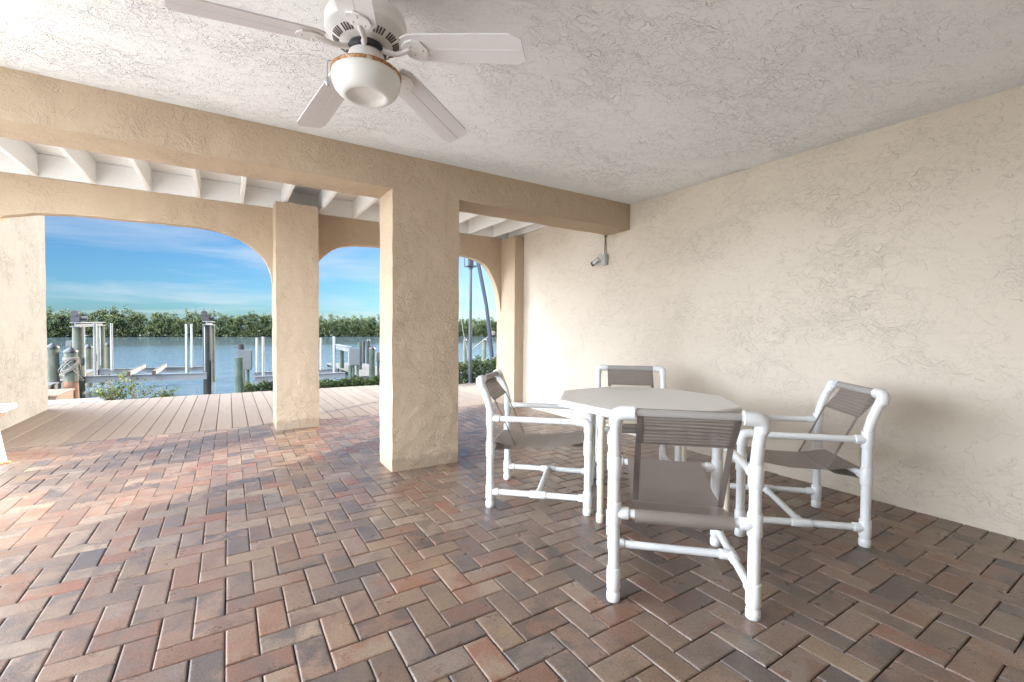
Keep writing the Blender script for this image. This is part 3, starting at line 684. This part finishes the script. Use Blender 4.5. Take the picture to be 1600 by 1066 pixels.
put(ch0, 1.642, 1.219, -44, 'nearest white pipe armchair, seen from behind with its wrinkled taupe sling back')
put(copy_tree(ch0), 3.200, 1.252, 47, 'white pipe armchair with taupe sling standing closest to the right wall')
put(copy_tree(ch0), 1.683, 2.825, -133.4, 'white pipe armchair standing beside the thick square column')
put(copy_tree(ch0), 3.055, 2.835, 138.8, 'white pipe armchair tucked in behind the far side of the table')

# ------------------------------------------------------------------ table
tb = empty('patio_table', (2.53, 2.225, 0)); tag(tb, 'octagonal off white plastic patio table with tan pipe legs', 'table')
def octa(r_, z): return [(r_*math.cos(R(114.3+45*k)), r_*math.sin(R(114.3+45*k)), z) for k in range(8)]
mb = MB(); rings = [octa(.60, .668), octa(.634, .668), octa(.640, .672), octa(.640, .700), octa(.637, .708), octa(.628, .7135), octa(.610, .7145), octa(.606, .7135)]
vs = [p for r_ in rings for p in r_]; fs = [(a*8+k, a*8+(k+1) % 8, (a+1)*8+(k+1) % 8, (a+1)*8+k) for a in range(len(rings)-1) for k in range(8)]
fs += [tuple(range(8))[::-1], tuple(range(56, 64))]; mb.add(vs, fs); mb.build('tabletop', M_top, tb)
legs = [(1.955, 2.05), (2.485, 2.70), (2.99, 2.22), (2.60, 1.62)]
for x, y in legs:
    X_, Y_ = x-2.53, y-2.225; mb = MB(); mb.tube([(X_, Y_, .01), (X_, Y_, .667)], .0205, 18); mb.tube([(X_, Y_, 0), (X_, Y_, .004), (X_, Y_, .05), (X_, Y_, .056)], [.022, .0255, .0250, .021], 18)
    sleeve(mb, (X_, Y_, .60), (X_, Y_, .666), .026); mb.build('leg', M_tan, tb)
q = [(x-2.53, y-2.225) for x, y in legs]
for i in range(4):
    a, b_ = q[i], q[(i+1) % 4]; mb = MB(); mb.tube([(a[0], a[1], .635), (b_[0], b_[1], .635)], .017, 14); mb.build('apron_rail', M_tan, tb)

# ------------------------------------------------------------------ white bench at the left edge
bn = empty('bench', (-1.80, 5.65, 0)); tag(bn, 'white bench with pipe legs and a rusty foot at the left edge', 'bench')
mb = MB(); mb.box(-1.2, -.10, .452, .17, .20, .492, bev=.006); mb.build('seat', M_white, bn)
mb = MB(); mb.box(-1.1, -.02, .395, .12, .10, .450, bev=.004); mb.box(.02, .0, .355, .08, .08, .396); mb.build('bracket', M_dockbrown, bn)
for x in (.14, -.95):
    mb = MB(); mb.tube([(x-.07, .02, .40), (x, -.02, .012)], .020, 14); lg = mb.build('leg', M_pvc, bn)
    mb = MB(); mb.lathe([(0, .014), (.026, .014), (.045, .009), (.05, .0), (0, 0)], c=(x, -.02, 0), seg=20); mb.build('foot', M_rust, lg)

# ------------------------------------------------------------------ security lamp on the wall
sc2 = empty('security_light', (XW, 4.04, 2.05)); tag(sc2, 'small grey junction box with floodlight hanging on wall under the beam', 'wall lamp')
mb = MB(); mb.box(-.052, -.045, -.065, -.002, .045, .065, bev=.006); mb.box(-.056, -.035, -.052, -.052, .035, .052, bev=.001); mb.build('junction_box', M_lampbox, sc2)
mb = MB()
for dy_ in (-.018, .012): mb.tube([(-.02, dy_, .06), (-.02, dy_*.6+.0, .17), (-.02, .004, .292)], .005, 8)
mb.tube([(-.02, .0, .272), (-.02, .0, .297)], .011, 10); mb.build('conduit', M_rope, sc2)
mb = MB(); mb.tube([(-.05, .04, .0), (-.065, .075, -.01), (-.07, .10, -.025)], .008, 10); mb.tube([(-.03, .03, .03), (-.05, .04, .085), (-.065, .075, .05), (-.07, .095, .02)], .005, 8); mb.build('bracket', M_steel, sc2)
mb = MB(); mb.tube([(-.06, .07, .02), (-.075, .105, -.02), (-.085, .13, -.035)], [.022, .027, .030], 16); hd = mb.build('lamp_head', M_steel, sc2)
mb = MB(); mb.tube([(-.085, .13, -.035), (-.094, .152, -.045)], [.031, .028], 16); mb.build('lens', M_dark, hd)

# ------------------------------------------------------------------ lantern pole on the deck
lp = empty('lantern_pole', (4.50, 8.85, 0)); tag(lp, 'slim blue grey pole on the deck with a lantern on top', 'lamp post')
mb = MB(); mb.tube([(0, 0, 0), (0, 0, 2.55)], [.040, .036], 20); mb.lathe([(0, .015), (.06, .015), (.062, 0)], seg=20); mb.build('pole', M_pole, lp)
mb = MB(); mb.tube([(0, 0, 2.50), (0, 0, 2.53), (0, 0, 2.56)], [.046, .05, .046], 16); mb.box(-.115, -.115, 2.555, .115, .115, 2.575, bev=.003)
for sx in (-1, 1):
    for sy in (-1, 1): mb.box(sx*.10-.006, sy*.10-.006, 2.575, sx*.10+.006, sy*.10+.006, 2.83)
mb.box(-.12, -.12, 2.83, .12, .12, 2.85, bev=.004); mb.add([(-.12, -.12, 2.85), (.12, -.12, 2.85), (.12, .12, 2.85), (-.12, .12, 2.85), (0, 0, 2.93)], [(0, 1, 4), (1, 2, 4), (2, 3, 4), (3, 0, 4)])
lan = mb.build('lantern_frame', M_dark, lp)
mb = MB(); mb.box(-.05, -.05, 2.576, .05, .05, 2.75, bev=.01); mb.build('lamp', M_dark, lan)

# ------------------------------------------------------------------ dock furniture
def pil(name, label, cat, x, y, top, r_, m, cap=None, group=None, lean=(0, 0)):
    e = empty(name, (x, y, -1.7)); tag(e, label, cat, group)
    H_ = top+1.7; mb = MB(); n = 10
    mb.tube([(lean[0]*i/n+.006*math.sin(i*1.7+x), lean[1]*i/n+.006*math.cos(i*2.1+y), H_*i/n) for i in range(n+1)], [r_*(1.06-.08*i/n) for i in range(n+1)], 18); mb.build('post', m, e)
    if cap == 'cone':
        mb = MB(); mb.lathe([(r_*1.1, H_-.05), (r_*1.12, H_), (.012, H_+.11), (0, H_+.112)], c=(lean[0], lean[1], 0), seg=18); mb.build('cap', M_pilecap, e)
    elif cap == 'flat':
        mb = MB(); mb.lathe([(r_*1.02, H_-.004), (r_*1.0, H_+.012), (0, H_+.014)], c=(lean[0], lean[1], 0), seg=18); mb.build('cap', m, e)
    return e
g_ = 'mooring piles of the left dock'
pil('dock_piling', 'short dock piling with pointed cap beside the sunlit end wall', 'piling', -4.17, 17.5, .60, .134, M_pile, 'cone')
rp = pil('dock_piling', 'reddish dock piling hung with loops of pale rope', 'piling', -3.69, 17, .50, .141, M_pile, 'cone')
mb = MB(); mb.lathe([(.165, .25), (.16, .9), (.15, 1.3), (.142, 1.36)], c=(0, 0, 0), seg=18); mb.build('rotten_sleeve', M_pilered, rp)
rope = MB()
for k in range(9):
    ph = random.uniform(0, 2*PI); hz_ = 1.98+random.uniform(-.05, .05); w_ = random.uniform(.18, .30); dr = random.uniform(.34, .62)
    rope.tube([((.155+ (w_-.155)*math.sin(PI*q/20)**2)*math.cos(2*PI*q/20+ph)*(1.0), (.155+(w_-.155)*math.sin(PI*q/20)**2)*math.sin(2*PI*q/20+ph)*.9, hz_-dr*math.sin(PI*q/20)**2) for q in range(21)], .011, 6)
for k in range(3): rope.tube([(.158*math.cos(2*PI*q/16), .158*math.sin(2*PI*q/16), 1.96+k*.022+.01*math.sin(q)) for q in range(17)], .011, 6)
rope.v = [(x, y, z) for x, y, z in rope.v]; o = rope.build('mooring_rope', M_rope); o.location = (-3.69, 17, -1.7); tag(o, 'coil of pale rope looped over the reddish piling', 'rope')
pil('dock_piling', 'short capped piling seen just right of the tall boat lift pile', 'piling', -4.70, 24, .36, .127, M_pile, 'cone')
pil('dock_piling', 'short capped piling beside the rear white guide post', 'piling', -4.47, 26, .36, .123, M_pile, 'cone')
pil('dock_piling', 'green treated piling with flat top in front of grey box', 'piling', .31, 18.5, .12, .141, M_pilegreen, 'flat')
pil('dock_piling', 'dark piling with a small white fitting above the grey box', 'piling', .43, 21, .50, .125, M_piledark, 'flat')
pil('dock_piling', 'green piling with pointed cap at the right end of the second dock', 'piling', 5.34, 20, .30, .127, M_pilegreen, 'cone')
pil('dock_piling', 'slender dark piling behind the pointed cap one', 'piling', 7.25, 28, .43, .105, M_piledark, 'cone')
pil('dock_piling', 'thin dark piling standing at the far edge of second dock', 'piling', 6.96, 28, .36, .085, M_piledark, 'flat')
pil('dock_piling', 'tall dark green piling with white light on top', 'piling', 5.79, 24, .43, .10, M_pilegreen, 'flat')
pil('dock_piling', 'greyish piling left of the lantern pole in front of mangroves', 'piling', 9.87, 20, .62, .095, M_pile, 'cone')
pil('dock_piling', 'greyish piling between lantern pole and leaning boom', 'piling', 10.95, 20, .62, .115, M_pile, 'cone')

def ibeam(mb, a, b_, hgt=.2, wid=.11, t_=.016):
    a = Vector(a); b_ = Vector(b_); d = (b_-a).normalized(); s = d.cross(Vector((0, 0, 1))).normalized()
    def slab(z0, z1, hw):
        vs = [a-s*hw+Vector((0, 0, z0)), a+s*hw+Vector((0, 0, z0)), a+s*hw+Vector((0, 0, z1)), a-s*hw+Vector((0, 0, z1))]; vs += [v_+(b_-a) for v_ in vs]
        mb.add(vs, [(0, 3, 2, 1), (4, 5, 6, 7), (0, 1, 5, 4), (1, 2, 6, 5), (2, 3, 7, 6), (3, 0, 4, 7)])
    slab(-hgt, -hgt+t_, wid/2); slab(-hgt+t_, -t_, t_/2); slab(-t_, 0, wid/2)
def motor(mb, c_, s=1.0):
    x, y, z = c_; mb.box(x-.16*s, y-.12*s, z, x+.10*s, y+.12*s, z+.22*s, bev=.02); mb.tube([(x-.05*s, y-.14*s, z+.30*s), (x-.05*s, y+.14*s, z+.30*s)], .10*s, 14)
    mb.tube([(x+.10*s, y, z+.14*s), (x+.26*s, y, z+.14*s)], .08*s, 12)
lift = empty('boat_lift', (-2.4, 21.5, -1.7)); tag(lift, 'aluminium boat lift cradle between tall piles left of the slim pillar', 'boat lift')
LX, LY, LZ = 2.4, -21.5, 1.7
def lpt(x, y, z): return (x+LX, y+LY, z+LZ)
for (x, y, top, r_, m_) in ((-3.95, 19, 1.16, .139, M_pile), (-4.51, 25, 1.18, .133, M_pile), (-.66, 19.5, 1.28, .125, M_piledark), (-.62, 24, 1.28, .115, M_pile)):
    mb = MB(); mb.tube([lpt(x, y, -1.7), lpt(x, y, top)], [r_*1.05, r_*.97], 18); mb.build('pile', m_, lift)
for a, b_ in (((-3.93, 18.55, 1.30), (-4.55, 25.5, 1.36)), ((-.66, 19.15, 1.40), (-.62, 24.4, 1.42))):
    mb = MB(); ibeam(mb, lpt(*a), lpt(*b_), .15, .24, .03); mb.build('top_beam', M_alu, lift)
    mb = MB(); motor(mb, lpt(a[0], a[1]+.3, a[2]), .9); mb.build('winch_motor', M_dark, lift)
mb = MB(); ibeam(mb, lpt(-3.95, 19, -.37), lpt(-.66, 19, -.41), .22, .16, .02); mb.build('cradle_beam', M_alu, lift)
mb = MB(); ibeam(mb, lpt(-4.5, 24.2, -.55), lpt(-.6, 24.2, -.57), .20, .16, .02); mb.build('cradle_beam', M_alu, lift)
for x0_, x1_ in ((-2.72, -3.03), (-2.08, -2.32)):
    mb = MB(); a = Vector(lpt(x0_, 18.7, -.26)); b_ = Vector(lpt(x1_, 24.4, -.42)); s = Vector((1, 0, 0)); hw = .05; vs = []
    for p in (a, b_): vs += [p+s*-hw+Vector((0, 0, -.14)), p+s*hw+Vector((0, 0, -.14)), p+s*hw, p-s*hw]
    mb.add(vs, [(0, 3, 2, 1), (4, 5, 6, 7), (0, 1, 5, 4), (2, 3, 7, 6), (3, 0, 4, 7)], 0); mb.add([vs[1], vs[2], vs[6], vs[5]], [(0, 1, 2, 3)], 1)
    mb.build('bunk_board', [M_carpet, M_bunkwood], lift)
for x, y, zt, zb in ((-3.60, 19.2, 1.28, -.45), (-4.00, 24.0, 1.3, -.6), (-1.23, 19.2, 1.28, -.45), (-1.36, 24.0, 1.3, -.6)):
    mb = MB(); mb.tube([lpt(x, y, zb), lpt(x, y, zt)], .042, 14); mb.build('guide_post', M_pvcout, lift)
for x, y in ((-3.78, 18.9), (-4.4, 24.3), (-.72, 19.3)):
    mb = MB(); mb.tube([lpt(x, y, 1.2), lpt(x, y, -.4)], .008, 6); mb.build('cable', M_steel, lift)
lift2 = empty('boat_lift', (2.4, 22, -1.7)); tag(lift2, 'low aluminium boat lift passing behind the slim pillar', 'boat lift')
LX, LY, LZ = -2.4, -22, 1.7
mb = MB(); ibeam(mb, lpt(.84, 20, -.72), lpt(4.2, 20, -.70), .22, .16, .02); mb.build('cradle_beam', M_alu, lift2)
mb = MB(); ibeam(mb, lpt(.98, 24, -.90), lpt(4.7, 24, -.88), .2, .16, .02); mb.build('cradle_beam', M_alu, lift2)
mb = MB(); ibeam(mb, lpt(4.3, 19.7, .41), lpt(5.0, 26, .30), .22, .2, .03); mb.build('top_beam', M_alu, lift2)
for x, y, zt, zb in ((1.11, 24, .70, -.94), (1.24, 21.8, .79, -.91), (3.89, 24, .69, -.97), (3.85, 20.5, .82, -.8)):
    mb = MB(); mb.tube([lpt(x, y, zb), lpt(x, y, zt)], .048, 14); mb.build('guide_post', M_pvcout, lift2)
for (x, y, top, r_) in ((4.49, 24, .26, .105), (5.13, 25.2, .10, .119), (4.41, 19.9, .18, .10)):
    mb = MB(); mb.tube([lpt(x, y, -1.7), lpt(x, y, top)], r_, 16); mb.build('pile', M_pilegreen, lift2)
def ebox(label, x, y, z0, z1, hw, legs_):
    e = empty('electrical_box', (x, y, z0)); tag(e, label, 'electrical box'); mb = MB(); mb.box(-hw, -.12, 0, hw, .12, z1-z0, bev=.02); cb = mb.build('cabinet', M_greybox, e)
    mb = MB(); mb.box(-hw+.03, -.135, .04, hw-.03, -.121, z1-z0-.05, bev=.006); mb.build('door', M_greybox, cb)
    for lx in legs_: mb = MB(); mb.tube([(lx, 0, 0), (lx, 0, -1.7-z0)], .05, 12); mb.build('leg', M_pilegreen, e)
ebox('grey electrical box on posts behind the flat topped green piling', .53, 20, -.45, .32, .235, (-.1, .1))
ebox('larger weathered grey box mounted on the second dock', 4.44, 19.4, -.38, .34, .225, (-.03, .14))
ebox('small white post box at right end of the dock, next to the thick column', 5.72, 20.4, -.30, .10, .10, (0,))
ebox('little pale light box on a thin post left of tall lift pile', -4.79, 22, .42, .66, .10, (0,))
# docks
def dock(label, x0, y0, x1, y1, z, m, bw=.14, al='x'):
    e = empty('dock', ((x0+x1)/2, (y0+y1)/2, z)); tag(e, label, 'dock'); mb = MB(); hx, hy = (x1-x0)/2, (y1-y0)/2
    if al == 'x':
        y = -hy
        while y < hy: mb.box(-hx, y, -.035, hx, min(y+bw-.008, hy), 0, bev=.003); y += bw
    else:
        x = -hx
        while x < hx: mb.box(x, -hy, -.035, min(x+bw-.008, hx), hy, 0, bev=.003); x += bw
    mb.build('planks', m, e); mb = MB(); mb.box(-hx+.02, -hy+.02, -.22, hx-.02, -hy+.06, -.037); mb.box(hx-.06, -hy+.06, -.22, hx-.02, hy-.02, -.037); mb.box(-hx+.02, hy-.06, -.22, hx-.06, hy-.02, -.037); mb.build('fascia', m, e)
dock('small brown wooden landing just past the end wall', -6.5, 11.2, -2.62, 12.3, -.06, M_dockbrown, al='y')
dock('long grey plank dock beyond the brown landing', -9, 13.5, -4.0, 22, -.38, M_dock)
dock('grey plank dock behind the capped green piling', 5.0, 20.6, 7.1, 29, -1.02+.05, M_dock)
# leaning boom with its stays
bo = empty('leaning_boom', (9.29, 16, .10)); tag(bo, 'dark blue wrapped boom leaning above the tall hedge', 'boom')
mb = MB(); mb.tube([(0, 0, -1.2), (-.30, 0, 1.1), (-.42, 0, 2.0), (-.62, 0, 2.9), (-.83, 0, 3.81), (-1.1, 0, 5.2)], [.085, .085, .075, .085, .08, .06], 14); mb.build('spar', M_lean, bo)
mb = MB()
for q in range(5): mb.tube([((.09+.01*(q % 2))*math.cos(2*PI*k/14)-.145, (.09)*math.sin(2*PI*k/14), .86+q*.03+.02*math.sin(k)) for k in range(15)], .014, 6)
mb.build('lashing', M_rope, bo)
mb = MB(); mb.tube([(-.16, 0, .90), (-.95, .2, .30)], .02, 6); mb.tube([(-.98, 2, 3.9), (-.5, 2, 1.0), (-.2, 2, -.3)], .012, 6); mb.tube([(-1.75, 2, 2.4), (-1.45, 2.5, 1.0), (-1.2, 3, .4)], .02, 6); mb.build('stay_line', M_rope, bo)
